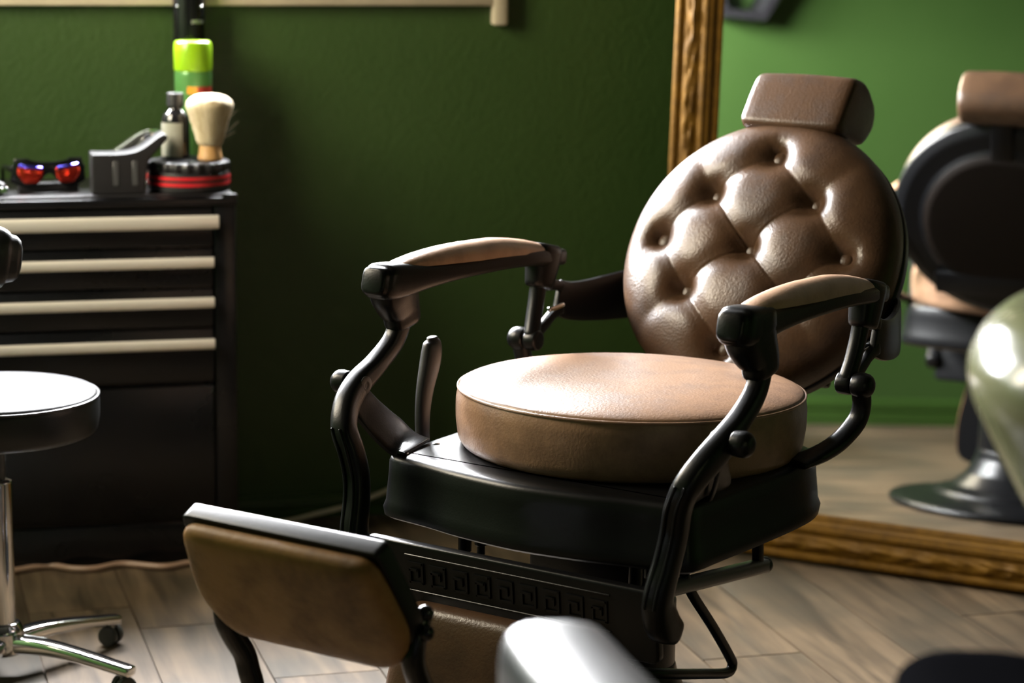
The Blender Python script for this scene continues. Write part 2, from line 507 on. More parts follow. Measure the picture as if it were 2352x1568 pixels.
def baseboard(name, a, b, inward, h=0.045, t=0.016):
    x = (b - a).normalized(); Ln = (b - a).length
    M = basis(x, inward, (0, 0, 1), a)
    prof = [(0, 0), (t, 0), (t, h*0.42), (t*0.72, h*0.47), (t*0.72, h*0.55), (t, h*0.62), (t*0.9, h*0.9), (t*0.5, h), (0, h)]
    V = [(0, p[0], p[1]) for p in prof] + [(Ln, p[0], p[1]) for p in prof]
    m = len(prof)
    Fc = [(i, (i + 1) % m, m + (i + 1) % m, m + i) for i in range(m)] + [tuple(range(m)), tuple(range(m, 2*m))]
    return struct(obj(name, xf((V, Fc), M), 'green_gloss', smooth=False))
baseboard('baseboard_back', PA, PB, WN)
baseboard('baseboard_left', PA, PE, LWN, h=0.075)
baseboard('baseboard_right', PB, PC, MN)

def window(name, a, wx, win, inward, mull, glass='window_glass'):
    """frame, mullions and panes in the opening"""
    M = basis(wx, -inward, (0, 0, 1), a)
    x0, x1, z0, z1 = win
    fw_ = 0.05
    root = struct(obj(name, xf(join(box(x0, x1, 0.09, 0.15, z0, z0 + fw_), box(x0, x1, 0.09, 0.15, z1 - fw_, z1),
                                     box(x0, x0 + fw_, 0.09, 0.15, z0 + fw_, z1 - fw_), box(x1 - fw_, x1, 0.09, 0.15, z0 + fw_, z1 - fw_)), M), 'white_upvc', smooth=False))
    xs = [x0 + fw_ + (x1 - x0 - 2*fw_)*i/mull for i in range(mull + 1)]
    for i in range(mull):
        obj('pane', xf(box(xs[i], xs[i + 1], 0.118, 0.122, z0 + fw_, z1 - fw_), M), glass, root, smooth=False)
        if i: obj('mullion', xf(box(xs[i] - 0.025, xs[i] + 0.025, 0.095, 0.145, z0 + fw_, z1 - fw_), M), 'white_upvc', root, smooth=False)
    return root
win1 = window('window_1', W0, WD, WIN1, WN, 2)
win1['label'] = 'daylit window above the cream sill in the back wall'
win2 = window('window_2', PA, LWD, WIN2, LWN, 1, 'dimming_glass')
MW = basis(WD, -WN, (0, 0, 1), W0)
struct(obj('trim_1', xf(rbox(WIN1[0] - 0.05, 0.419, -0.022, 0.10, 1.004, 1.035, 0.004), MW), 'sill_cream'), 'cream window sill along the top left')
struct(obj('trim_2', xf(rbox(0.417, 0.447, -0.024, 0.004, 0.966, 1.76, 0.006), MW), 'sill_cream'), 'narrow cream casing end hanging below the sill')

# ------------------------------------------------------------------ barber chair
CH = empty('barber_chair', (0.1654, 3.3378, 0), rad(-123.99))
tag(CH, 'black metal barber chair with brown tufted round leather back and round seat', 'barber chair')
BM = 'black_metal'
# pedestal
obj('pedestal_base', lathe(rprof([(0, 0.0), (0.262, 0.0), (0.268, 0.008), (0.262, 0.016), (0.235, 0.022), (0.17, 0.030), (0.165, 0.038), (0.13, 0.048), (0.10, 0.075), (0.082, 0.11), (0.078, 0.13), (0, 0.13)], 0.004), 64), BM, CH)
obj('column', lathe(rprof([(0, 0.128), (0.0775, 0.128), (0.0775, 0.225), (0.060, 0.228), (0.060, 0.30), (0.0, 0.30)], 0.004), 48), 'black_metal', CH)
obj('column_mount', xf(rbox(-0.115, 0.115, -0.090, 0.105, 0.272, 0.358, 0.008), Matrix()), BM, CH)
# seat tray
half = [(0.288, 0.0), (0.284, 0.05), (0.275, 0.11), (0.262, 0.165), (0.254, 0.215), (0.248, 0.238), (0.232, 0.250),
        (0.18, 0.252), (0.08, 0.256), (-0.03, 0.257), (-0.10, 0.250), (-0.155, 0.225), (-0.185, 0.17), (-0.20, 0.09), (-0.205, 0.0)]
ol = half + [(x, -y) for x, y in half[-2:0:-1]]
ol = [tuple(p) for p in catmull([(x, y, 0) for x, y in ol], 3, True)]
tray = obj('seat_tray', prism(ol, [(0.352, -0.03), (0.355, -0.006), (0.360, 0.003), (0.371, 0.005), (0.381, 0.001), (0.42, -0.003), (0.438, -0.004), (0.444, -0.007), (0.447, -0.014), (0.448, -0.03)]), BM, CH, angle=50)
for s in (-1, 1):
    for k in range(2):
        obj('screw', lathe([(0, 0.4505), (0.004, 0.4505), (0.0055, 0.4492), (0.0055, 0.448)], 14, cx=0.232 - 0.075*k, cy=s*(0.222 - 0.0*k)), 'screw_steel', tray)
    obj('bolt', lathe([(0, 0.30), (0.006, 0.30), (0.006, 0.312), (0.0095, 0.314), (0.0095, 0.354), (0, 0.354)], 12, cx=0.20, cy=s*0.14), BM, tray)
    obj('bolt', lathe([(0, 0.30), (0.006, 0.30), (0.006, 0.312), (0.0095, 0.314), (0.0095, 0.354), (0, 0.354)], 12, cx=0.16, cy=s*0.14), BM, tray)
# seat cushion, tipped back a little
tl = 0.02
sp = rprof([(0.0, 0.444), (0.236, 0.444), (0.246, 0.456), (0.2505, 0.487), (0.2505, 0.515), (0.247, 0.5285)], 0.01) + \
     [(0.248*q, 0.530 + 0.024*(1 - q**3.2)**0.62) for q in (0.99, 0.98, 0.965, 0.945, 0.92, 0.88, 0.82, 0.7, 0.55, 0.4, 0.2, 0.0)]
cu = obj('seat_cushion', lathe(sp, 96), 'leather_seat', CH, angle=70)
cu.rotation_euler = (0, -tl, 0)
obj('piping', torus(0.2475, 0.0022, 0.5295, 96, 8), 'leather_seat', cu)

# backrest
BB = rad(30)
bv, bT, bN = Vector((0, 1, 0)), Vector((-sin(BB), 0, cos(BB))), Vector((cos(BB), 0, sin(BB)))
BR = 0.229
btn = [(0, 0), (0.156, 0.004), (-0.156, 0.004), (0.086, 0.085), (-0.086, 0.085), (0, 0.157), (0.090, -0.076), (-0.090, -0.076), (0, -0.159)]
pairs = [(0, 3), (0, 4), (0, 6), (0, 7), (3, 5), (4, 5), (3, 1), (4, 2), (1, 6), (2, 7), (6, 8), (7, 8)]
rimp = [(3, (0.155, 0.175)), (4, (-0.155, 0.175)), (6, (0.17, -0.16)), (7, (-0.17, -0.16))]
segs = []
for a, b in pairs:
    A, B = Vector(btn[a]), Vector(btn[b])
    d = B - A
    bow = Vector((-d.y, d.x)).normalized()*0.010*(1 if d.x*d.y > 0 else -0.25)
    mid = (A + B)/2 + (bow if bow.y > 0 else -bow)
    q = [A*(1 - t)**2 + mid*2*t*(1 - t) + B*t*t for t in (0, 0.25, 0.5, 0.75, 1)]
    segs.append([(q[i], q[i + 1], 1.0) for i in range(4)])
for a, b in rimp: segs.append([(Vector(btn[a]), Vector(b), 0.7)])
wr = []
for bi, base in ((5, pi/2), (1, 0), (2, pi), (8, -pi/2)):
    for da in (-0.75, -0.3, 0.15, 0.6):
        an = base + da
        A = Vector(btn[bi])
        wr.append((A, A + Vector((cos(an), sin(an)))*(0.050 - 0.02*abs(da)), 0.5))
def sdist(p, a, b):
    d = b - a
    t = max(0, min(1, (p - a).dot(d)/d.dot(d)))
    return (p - a - d*t).length, t
def tuft(p):
    r = p.length/BR
    if r >= 1: return -0.032
    h = -0.032 + 0.068*(1 - r**3.2)**0.5
    fade = min(1, (1 - r)/0.18)
    keep = 1.0
    for grp in segs:
        dc, dk = 1.0, 1.0
        for a, b, w in grp:
            if abs((a - p).x) > 0.13 or abs((a - p).y) > 0.13: continue
            d, t = sdist(p, a, b)
            if d < dc: dc, dk = d, (w*(1 - 0.5*t)*fade if w < 1 else 1)
        if dc < 0.08:
            h -= 0.0016*math.exp(-(dc/0.0026)**2)*dk
            keep *= 1 - 0.5*math.exp(-(dc/0.017)**2)*dk
    h -= 0.011*(1 - keep)
    for b in btn:
        d = (p - Vector(b)).length
        h -= 0.0215*math.exp(-(d/0.024)**1.5) + 0.0045*math.exp(-(d/0.055)**2)
    for a, b, w in wr:
        d, t = sdist(p, a, b)
        h -= 0.0035*math.exp(-(d/0.0045)**2)*(1 - t)*min(1, t*6)*fade
    return h
NR, NA = 84, 224
V = [(0, 0, tuft(Vector((0, 0))))]
Fc = []
for i in range(1, NR + 1):
    q = i/NR
    r = BR*(1 - (1 - q)**1.12) if q < 1 else BR
    for k in range(NA):
        p = Vector((r*cos(2*pi*k/NA), r*sin(2*pi*k/NA)))
        V.append((p.x, p.y, tuft(p)))
for k in range(NA): Fc.append((0, 1 + k, 1 + (k + 1) % NA))
for i in range(NR - 1):
    for k in range(NA):
        a = 1 + i*NA
        Fc.append((a + k, a + (k + 1) % NA, a + NA + (k + 1) % NA, a + NA + k))
base_i = 1 + (NR - 1)*NA
for zz, rs in ((-0.045, 0.998), (-0.062, 0.985), (-0.066, 0.95)):
    n0 = len(V)
    V += [(BR*rs*cos(2*pi*k/NA), BR*rs*sin(2*pi*k/NA), zz) for k in range(NA)]
    for k in range(NA): Fc.append((base_i + k, base_i + (k + 1) % NA, n0 + (k + 1) % NA, n0 + k))
    base_i = n0
Fc.append(tuple(range(base_i, base_i + NA)))
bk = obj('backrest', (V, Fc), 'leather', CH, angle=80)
BC = Vector((-0.35, 0, 0.69)) - bN*0.006
bk.matrix_local = basis(bv, bT, bN, BC)
for b in btn:
    z = tuft(Vector(b)) + 0.0030
    obj('button', ball((b[0], b[1], z), 0.0135, sz=0.45, n=20, m=10), 'leather', bk)
obj('back_shell', lathe(rprof([(0, -0.098), (0.165, -0.098), (0.172, -0.092), (0.206, -0.09), (0.227, -0.078), (0.230, -0.056), (0.224, -0.05), (0, -0.05)], 0.006), 96), BM, bk)
obj('back_panel', lathe(rprof([(0, -0.110), (0.15, -0.106), (0.163, -0.099), (0.163, -0.095), (0, -0.095)], 0.006), 72), 'leather_dark', bk)
obj('headrest_stem', xf(rbox(-0.022, 0.022, 0.15, 0.30, -0.104, -0.094, 0.003), Matrix()), BM, bk)
# headrest: a wedge pillow, profile in (x,z) drawn out sideways
hp = [(-0.522, 0.949), (-0.567, 0.936), (-0.600, 0.893), (-0.596, 0.862), (-0.556, 0.834), (-0.470, 0.862), (-0.462, 0.876), (-0.497, 0.922)]
ho = roundpoly(hp, 0.020, 6)
hd = pad(ho, [(-0.088, 0.78), (-0.0865, 0.88), (-0.083, 0.95), (-0.077, 0.985), (-0.06, 1.0), (-0.03, 1.02), (0.0, 1.025), (0.03, 1.02), (0.06, 1.0), (0.077, 0.985), (0.083, 0.95), (0.0865, 0.88), (0.088, 0.78)])
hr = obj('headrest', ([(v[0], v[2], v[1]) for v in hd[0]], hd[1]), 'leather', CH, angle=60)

# arms, posts, brackets: one set for each side
def arm_side(s):
    y = lambda v: s*v
    # arm body
    P = [(0.216, y(0.285), 0.684, 0.0215, 0.021), (0.204, y(0.285), 0.682, 0.026, 0.026), (0.17, y(0.284), 0.681, 0.0265, 0.025), (0.12, y(0.282), 0.681, 0.026, 0.019),
         (0.04, y(0.280), 0.681, 0.0255, 0.0145), (-0.08, y(0.278), 0.680, 0.0245, 0.0135), (-0.16, y(0.276), 0.675, 0.0225, 0.0135), (-0.234, y(0.274), 0.667, 0.016, 0.013)]
    arm = obj('armrest', sweep(P, (0, 1, 0), 20, 4.0, 5), BM, CH, angle=50)
    # leather pad, a long lens lying on the arm
    V, Fc = [], []
    NU, NV = 44, 17
    for i in range(NU + 1):
        t = i/NU
        u = 0.190 - 0.425*t
        zc = 0.7045 - 0.010*min(1, t/0.45) - 0.0165*max(0, t - 0.45)**1.6/0.55**1.6
        wv = 0.0262*(max(0.0, 1 - abs(2*t - 0.9)**3.2 if t < 0.45 else 1 - ((t - 0.45)/0.55)**2.2*0.80 - (0.2 if t >= 1 else 0)))**0.6
        wv = max(wv, 0.0008)
        vc = 0.2845 - 0.010*t
        for j in range(NV):
            a = pi*j/(NV - 1)
            hgt = 0.027*min(1, (sin(pi*min(1, t*1.02))**0.62)*1.02 if 0 < t < 1 else 0)
            V.append((u, y(vc + wv*cos(a)), zc - 0.004 + hgt*sin(a)**0.8))
    for i in range(NU):
        for j in range(NV - 1):
            a = i*NV + j
            Fc.append((a, a + 1, a + NV + 1, a + NV))
        Fc.append((i*NV, (i + 1)*NV, (i + 1)*NV + NV - 1, i*NV + NV - 1))
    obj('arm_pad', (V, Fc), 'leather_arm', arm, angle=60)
    # front socket under the arm
    obj('socket', sweep([(0.171, y(0.286), 0.690, 0.0250, 0.042), (0.170, y(0.286), 0.670, 0.0250, 0.0435), (0.162, y(0.288), 0.652, 0.0225, 0.038), (0.151, y(0.290), 0.634, 0.0195, 0.031), (0.147, y(0.290), 0.619, 0.0185, 0.029)],
                         (0, 1, 0), 18, 3.4, 5), BM, arm, angle=50)
    obj('gusset', sweep([(0.13, y(0.284), 0.672, 0.019, 0.012), (0.09, y(0.283), 0.676, 0.018, 0.010), (0.03, y(0.281), 0.682, 0.016, 0.008)], (0, 1, 0), 12, 3, 4), BM, arm)
    # front post: sweeps forward past the seat and down to the leg panel
    post = obj('front_post', sweep([(0.148, y(0.291), 0.640, 0.0135, 0.019), (0.153, y(0.292), 0.612, 0.0135, 0.017), (0.168, y(0.293), 0.588, 0.0135, 0.0155), (0.205, y(0.294), 0.563, 0.0145, 0.0155), (0.246, y(0.294), 0.541, 0.0155, 0.019),
                       (0.280, y(0.287), 0.518, 0.016, 0.020), (0.303, y(0.274), 0.490, 0.0165, 0.018), (0.303, y(0.262), 0.460, 0.017, 0.017), (0.300, y(0.255), 0.425, 0.017, 0.017), (0.306, y(0.250), 0.390, 0.017, 0.0175),
                       (0.316, y(0.246), 0.356, 0.0175, 0.019), (0.316, y(0.243), 0.332, 0.0175, 0.022), (0.302, y(0.242), 0.306, 0.0175, 0.026), (0.280, y(0.242), 0.290, 0.0165, 0.019)], (0, 1, 0), 20, 3.0, 6), BM, CH, angle=50)
    for off in (-0.007, 0.007):
        obj('post_bead', sweep([(0.322, y(0.274 + off), 0.492, 0.0022, 0.0022), (0.3215, y(0.262 + off), 0.460, 0.0022, 0.0022), (0.3185, y(0.255 + off), 0.425, 0.0022, 0.0022), (0.3245, y(0.250 + off), 0.390, 0.0022, 0.0022), (0.3355, y(0.246 + off), 0.356, 0.0022, 0.0022), (0.338, y(0.243 + off), 0.332, 0.0022, 0.0022)], (0, 1, 0), 8, 2, 5), BM, post)
    obj('pivot_knob', xf(lathe(rprof([(0, -0.014), (0.0165, -0.014), (0.0175, 0.0), (0.0165, 0.007), (0.011, 0.013), (0, 0.0145)], 0.003), 24), basis((1, 0, 0), (0, 0, -s), (0, s, 0), (0.247, y(0.322), 0.541))), BM, post)
    obj('pivot_bolt', xf(lathe(rprof([(0, 0), (0.013, 0), (0.013, 0.003), (0.006, 0.004), (0, 0.002)], 0.001), 20), basis((1, 0, 0), (0, 0, s), (0, -s, 0), (0.247, y(0.2815), 0.541))), 'black_plastic', post)
    # flat strap from the post to the tray corner
    obj('strap', sweep([(0.258, y(0.283), 0.522, 0.024, 0.0055), (0.243, y(0.276), 0.502, 0.028, 0.005), (0.222, y(0.262), 0.476, 0.034, 0.0045), (0.204, y(0.246), 0.457, 0.040, 0.004), (0.198, y(0.226), 0.4515, 0.044, 0.0032)],
                        (1, 0, 0), 14, 5, 5), BM, post)
    obj('strap_rib', sweep([(0.262, y(0.296), 0.520, 0.004, 0.003), (0.250, y(0.288), 0.496, 0.004, 0.003), (0.230, y(0.272), 0.470, 0.004, 0.003), (0.214, y(0.258), 0.453, 0.004, 0.003)], (1, 0, 0), 8, 3, 4), BM, post)
    # rear socket, post, pivot and strap
    obj('rear_socket', sweep([(-0.198, y(0.275), 0.680, 0.0205, 0.034), (-0.192, y(0.275), 0.655, 0.0195, 0.030), (-0.186, y(0.275), 0.632, 0.0175, 0.026)], (0, 1, 0), 16, 3.2, 5), BM, arm, angle=50)
    rp = obj('rear_post', sweep([(-0.184, y(0.274), 0.642, 0.0115, 0.015), (-0.176, y(0.273), 0.612, 0.0115, 0.0125), (-0.165, y(0.271), 0.580, 0.0115, 0.012), (-0.156, y(0.268), 0.556, 0.0115, 0.013)], (0, 1, 0), 14, 2.6, 6), BM, CH)
    obj('pivot_ball', xf(lathe(rprof([(0, -0.013), (0.0165, -0.013), (0.0185, 0.0), (0.0165, 0.011), (0.010, 0.017), (0, 0.018)], 0.004), 26), basis((1, 0, 0), (0, 0, -s), (0, s, 0), (-0.156, y(0.291), 0.547))), BM, rp)
    obj('pivot_cap', xf(lathe(rprof([(0, -0.012), (0.0155, -0.012), (0.0165, 0.0), (0.0155, 0.011), (0, 0.011)], 0.004), 24), basis((1, 0, 0), (0, 0, -s), (0, s, 0), (-0.156, y(0.266), 0.547))), BM, rp)
    obj('rear_strap', sweep([(-0.157, y(0.289), 0.540, 0.013, 0.012), (-0.164, y(0.288), 0.516, 0.013, 0.011), (-0.158, y(0.283), 0.492, 0.014, 0.011), (-0.128, y(0.272), 0.468, 0.015, 0.010), (-0.090, y(0.260), 0.455, 0.018, 0.009), (-0.045, y(0.247), 0.449, 0.024, 0.006)],
                             (0, 1, 0), 14, 3, 6), BM, rp)
    # bracket from the rear post to the back shell
    br = obj('back_bracket', sweep([(-0.232, y(0.271), 0.603, 0.005, 0.028), (-0.262, y(0.270), 0.594, 0.0055, 0.030), (-0.30, y(0.264), 0.590, 0.0055, 0.033), (-0.345, y(0.252), 0.590, 0.0055, 0.037), (-0.385, y(0.236), 0.592, 0.0055, 0.040), (-0.415, y(0.215), 0.594, 0.006, 0.040)],
                                     (0, 1, 0), 14, 5, 5), BM, CH)
    obj('link', sweep([(-0.186, y(0.272), 0.630, 0.006, 0.012), (-0.212, y(0.271), 0.626, 0.006, 0.009), (-0.240, y(0.271), 0.620, 0.006, 0.008)], (0, 1, 0), 12, 4, 4), BM, br)
    obj('link', sweep([(-0.160, y(0.271), 0.553, 0.006, 0.012), (-0.190, y(0.271), 0.563, 0.006, 0.009), (-0.215, y(0.271), 0.577, 0.006, 0.008), (-0.240, y(0.271), 0.585, 0.006, 0.010)], (0, 1, 0), 12, 4, 4), BM, br)
    obj('stop_pin', sweep([(-0.198, y(0.264), 0.589, 0.0042, 0.0042), (-0.232, y(0.262), 0.592, 0.0042, 0.0042)], (0, 1, 0), 10, 2, 4), 'chrome', br)
for s in (1, -1): arm_side(s)
# cross tie under the back
obj('back_hinge', xf(rbox(-0.14, 0.14, -0.17, -0.12, -0.108, -0.090, 0.006), Matrix()), BM, bk)

# leg panel with the key pattern, and calf pad
PT = rad(8)
pM = basis((0, 1, 0), (sin(PT)*-0.0 + 0.10, 0, 0.995), Vector((0, 1, 0)).cross(Vector((0.10, 0, 0.995))), (0.298, 0, 0.30))
panel = obj('leg_panel', prism(roundpoly([(-0.236, -0.055), (0.236, -0.055), (0.236, 0.046), (-0.236, 0.046)], 0.012), bev(-0.010, 0.006, 0.004)), BM, CH, angle=50)
panel.matrix_local = pM
for yy in (0.030, -0.021):
    obj('border_bead', sweep([(-0.165, yy, 0.0062, 0.0016, 0.0018), (0.165, yy, 0.0062, 0.0016, 0.0018)], (0, 1, 0), 8, 2.5, 4), BM, panel)
def keybars():
    t = 0.0026
    bars = [(-0.013, 0.013, 0.0135, 0.0165), (0.0105, 0.0135, -0.0135, 0.0165), (-0.010, 0.0135, -0.0145, -0.0115), (-0.0105, -0.0075, -0.0145, 0.006), (-0.0105, 0.005, 0.0035, 0.0065), (0.0025, 0.0055, -0.005, 0.0065)]
    return join(*[box(a, b, c, d, 0.0055, 0.0085) for a, b, c, d in bars])
key0 = None
for k in range(9):
    if key0 is None:
        key0 = obj('key_relief', keybars(), BM, panel, smooth=False); q = key0
    else:
        q = key0.copy(); COL.objects.link(q); q.parent = panel
    q.location = (-0.148 + 0.037*k, 0.0045, 0)
cpo = roundpoly([(-0.156, 0.0), (0.156, 0.0), (0.182, -0.13), (0.176, -0.22), (-0.176, -0.22), (-0.182, -0.13)], [0.03, 0.03, 0.04, 0.05, 0.05, 0.04], 6)
cp = obj('calf_pad', pad(cpo, [(0.0, 0.98), (0.010, 1.0), (0.020, 0.99), (0.028, 0.965), (0.034, 0.92), (0.0375, 0.84), (0.040, 0.70), (0.041, 0.45), (0.0415, 0.2)]), 'leather', CH, angle=70)
cp.matrix_local = basis((0, 1, 0), (-0.12, 0, 0.993), Vector((0, 1, 0)).cross(Vector((-0.12, 0, 0.993))), (0.298, 0, 0.268))
obj('calf_board', prism(cpo, [(-0.010, -0.006), (0.0, -0.006)]), BM, cp, smooth=False)

# footrest
FU = Vector((0.4594, 0, 0.8882))
fz = Vector((0, 1, 0)).cross(FU)
fr = obj('footrest', prism(roundpoly([(-0.147, 0.004), (0.147, 0.004), (0.156, -0.07), (0.160, -0.115), (0.128, -0.172), (-0.128, -0.172), (-0.160, -0.115), (-0.156, -0.07)], [0.008, 0.008, 0.03, 0.04, 0.04, 0.04, 0.04, 0.03], 6),
                         bev(-0.024, 0.001, 0.0025)), BM, CH, angle=50)
fr.matrix_local = basis((0, 1, 0), FU, fz, (0.778, 0, 0.485))
fpo = roundpoly([(-0.143, -0.002), (0.143, -0.002), (0.155, -0.07), (0.159, -0.115), (0.128, -0.170), (-0.128, -0.170), (-0.159, -0.115), (-0.155, -0.07)], [0.022, 0.022, 0.03, 0.05, 0.05, 0.05, 0.05, 0.03], 7)
obj('foot_pad', pad(fpo, [(0.0, 0.985), (0.006, 1.0), (0.012, 0.99), (0.017, 0.965), (0.0205, 0.92), (0.023, 0.83), (0.0245, 0.65), (0.025, 0.35)]), 'leather_worn', fr, angle=70)
obj('foot_plate', prism(roundpoly([(-0.13, -0.01), (0.13, -0.01), (0.14, -0.10), (0.11, -0.15), (-0.11, -0.15), (-0.14, -0.10)], 0.02), [(-0.045, -0.012), (-0.040, -0.004), (-0.023, 0.0)]), BM, fr, angle=50)
for s in (1, -1):
    y = lambda v: s*v
    fa = obj('foot_arm', sweep([(0.690, y(0.146), 0.392, 0.010, 0.010), (0.704, y(0.145), 0.368, 0.0125, 0.0135), (0.706, y(0.144), 0.342, 0.013, 0.014), (0.692, y(0.142), 0.314, 0.013, 0.014), (0.675, y(0.140), 0.288, 0.013, 0.014), (0.666, y(0.138), 0.258, 0.013, 0.014), (0.648, y(0.136), 0.218, 0.013, 0.014), (0.580, y(0.130), 0.160, 0.013, 0.014),
                                 (0.470, y(0.122), 0.118, 0.013, 0.014), (0.385, y(0.115), 0.095, 0.013, 0.014), (0.310, y(0.11), 0.092, 0.013, 0.014)], (0, 1, 0), 16, 2.5, 6), 'black_gloss', CH)
    obj('knob', ball((0.692, y(0.150), 0.398), 0.0105), 'black_gloss', fa)
    obj('knob', ball((0.700, y(0.157), 0.378), 0.010), 'black_gloss', fa)
# brake lever on the far side
obj('lever', sweep([(0.118, -0.272, 0.38, 0.008, 0.010), (0.120, -0.272, 0.43, 0.0085, 0.0115), (0.122, -0.272, 0.475, 0.009, 0.013), (0.116, -0.272, 0.515, 0.0105, 0.0155), (0.103, -0.272, 0.555, 0.0125, 0.0185), (0.099, -0.272, 0.578, 0.011, 0.0165), (0.099, -0.272, 0.586, 0.007, 0.010)], (0, 1, 0), 16, 2.3, 6), 'black_plastic', CH)
# recline bar and pump stirrup under the near side
lv = obj('recline_bar', sweep([(0.16, 0.15, 0.296, 0.011, 0.011), (-0.148, 0.15, 0.262, 0.011, 0.011)], (0, 1, 0), 14, 3, 6), 'vinyl_grey', CH)
obj('end_cap', ball((-0.150, 0.15, 0.262), 0.0125, n=14, m=8), BM, lv)
obj('hanger', sweep([(-0.128, 0.15, 0.270, 0.008, 0.008), (-0.122, 0.15, 0.356, 0.008, 0.008)], (0, 1, 0), 10, 3, 4), BM, lv)
obj('pump_stirrup', tube([(0.085, 0.15, 0.30), (0.062, 0.15, 0.268), (0.0, 0.15, 0.205), (-0.050, 0.15, 0.150), (-0.060, 0.15, 0.134), (-0.045, 0.15, 0.126), (0.02, 0.15, 0.142), (0.13, 0.15, 0.172), (0.17, 0.12, 0.182), (0.12, 0.06, 0.18)], 0.0075, 12, 6, (0, 1, 0)), 'black_metal', CH)
obj('latch', sweep([(-0.165, 0.14, 0.362, 0.006, 0.005), (-0.235, 0.155, 0.340, 0.008, 0.005), (-0.250, 0.16, 0.336, 0.008, 0.005)], (0, 1, 0), 10, 2.5, 4), BM, CH)

# ------------------------------------------------------------------ standing mirror in its gilt frame
LEAN = rad(3.3)
mn = MN*cos(LEAN) + Vector((0, 0, 1))*sin(LEAN)
mu = mn.cross(MD)
MR = empty('standing_mirror', (0, 0, 0))
tag(MR, 'tall gilt-framed mirror leaning in the corner behind the barber chair', 'mirror')
mL = (Vector((0.275, 4.452, 0)) - MM).dot(MD)
morg = MM + MD*mL
MR.matrix_world = basis(MD, mu, mn, morg + Vector((0, 0, 0.004)))
MWID, MHT, RW = 1.16, 1.92, 0.089
# moulding profile: (distance from outer edge, height above back)
mprof = [(0, 0), (0, 0.020), (0.004, 0.026), (0.010, 0.0275), (0.015, 0.025), (0.018, 0.021)] + [(0.018 + 0.034*i/8, 0.021 + 0.008*sin(pi*i/8)) for i in range(1, 8)] + \
        [(0.052, 0.021), (0.055, 0.0235), (0.060, 0.026), (0.0655, 0.0245), (0.067, 0.020), (0.072, 0.0195), (0.076, 0.016), (0.078, 0.010), (0.084, 0.0095), (0.089, 0.006), (0.089, 0)]
def carve(t, d):
    if not (0.018 < d < 0.052): return 0
    w = sin(pi*(d - 0.018)/0.034)
    a = sin(t*74 + 2.2*sin(d*150) + 3*sin(t*9))*sin(d*210 + 2*sin(t*31))
    b = sin(t*151 + d*260)*0.5*sin(t*23 + 1.3)
    return 0.0042*w*(a + b*0.7)
def rail(L, length):
    n = max(40, int(length/0.006))
    V, Fc = [], []
    m = len(mprof)
    for i in range(n + 1):
        for d, h in mprof:
            x = d + (length - 2*d)*i/n
            V.append((x, d, h + carve(x, d)))
    for i in range(n):
        for j in range(m - 1):
            a = i*m + j
            Fc.append((a, a + m, a + m + 1, a + 1))
        Fc.append((i*m, i*m + m - 1, (i + 1)*m + m - 1, (i + 1)*m))
    return V, Fc
for nm, ln, M in (('bottom_rail', MWID, Matrix()), ('top_rail', MWID, basis((-1, 0, 0), (0, -1, 0), (0, 0, 1), (MWID, MHT, 0))),
                  ('side_rail', MHT, basis((0, -1, 0), (1, 0, 0), (0, 0, 1), (0, MHT, 0))), ('side_rail', MHT, basis((0, 1, 0), (-1, 0, 0), (0, 0, 1), (MWID, 0, 0)))):
    obj(nm, xf(rail(nm, ln), M), 'gold_leaf', MR, angle=50)
obj('glass', box(RW - 0.006, MWID - RW + 0.006, RW - 0.006, MHT - RW + 0.006, 0.0005, 0.004), 'mirror_glass', MR, smooth=False)
obj('backing', box(0.01, MWID - 0.01, 0.01, MHT - 0.01, -0.008, 0.0002), 'frame_back', MR, smooth=False)

# ------------------------------------------------------------------ tool cabinet and what stands on it
CB = empty('tool_cabinet', (-0.4994, 4.2746, 0), math.atan2(WD.y, WD.x))
tag(CB, 'black metal tool cabinet with four drawers and silver handle bars', 'cabinet')
CK = 'cabinet_black'
CW, CDp = 0.70, 0.288
obj('body', join(rbox(-CW, 0, 0.012, CDp, 0.078, 0.672, 0.004)), CK, CB)
obj('corner_post', rbox(-0.040, 0.0, 0.0, 0.03, 0.080, 0.668, 0.004), CK, CB)
obj('corner_post', rbox(-CW, -CW + 0.040, 0.0, 0.03, 0.080, 0.668, 0.004), CK, CB)
obj('top_tray', join(rbox(-CW - 0.002, 0.002, -0.004, CDp, 0.662, 0.678, 0.004), rbox(-0.024, 0.002, -0.004, 0.006, 0.672, 0.684, 0.003), rbox(-CW - 0.002, -CW + 0.024, -0.004, 0.006, 0.672, 0.684, 0.003)), CK, CB)
obj('top_mat', rbox(-CW + 0.004, -0.003, 0.008, CDp - 0.005, 0.678, 0.6825, 0.0015), 'black_plastic', CB)
for i, (z0, z1, h0, h1) in enumerate(((0.590, 0.658, 0.622, 0.647), (0.517, 0.586, 0.552, 0.571), (0.444, 0.513, 0.479, 0.498), (0.342, 0.440, 0.403, 0.422))):
    dr = obj('drawer', rbox(-CW + 0.043, -0.043, -0.004, 0.014, z0, z1, 0.003), CK, CB)
    rx = -0.034 if i == 0 else -0.0435
    obj('handle', sweep([(-CW + 0.05, -0.012, (h0 + h1)/2, (h1 - h0)/2, 0.007), (-0.35, -0.012, (h0 + h1)/2, (h1 - h0)/2, 0.007), (rx, -0.012, (h0 + h1)/2, (h1 - h0)/2, 0.007)], (0, 0, 1), 14, 3.2, 3, 0.2), 'alu', dr)
obj('door', rbox(-CW + 0.043, -0.043, -0.002, 0.014, 0.092, 0.334, 0.003), CK, CB)
obj('plinth', rbox(-CW + 0.01, -0.01, 0.012, CDp - 0.01, 0.0, 0.078, 0.004), CK, CB)
CM = basis(WD, -WN, (0, 0, 1), (-0.4994, 4.2746, 0))
def on_cab(x, y, z=0.0): return CM @ Vector((x, y, z))
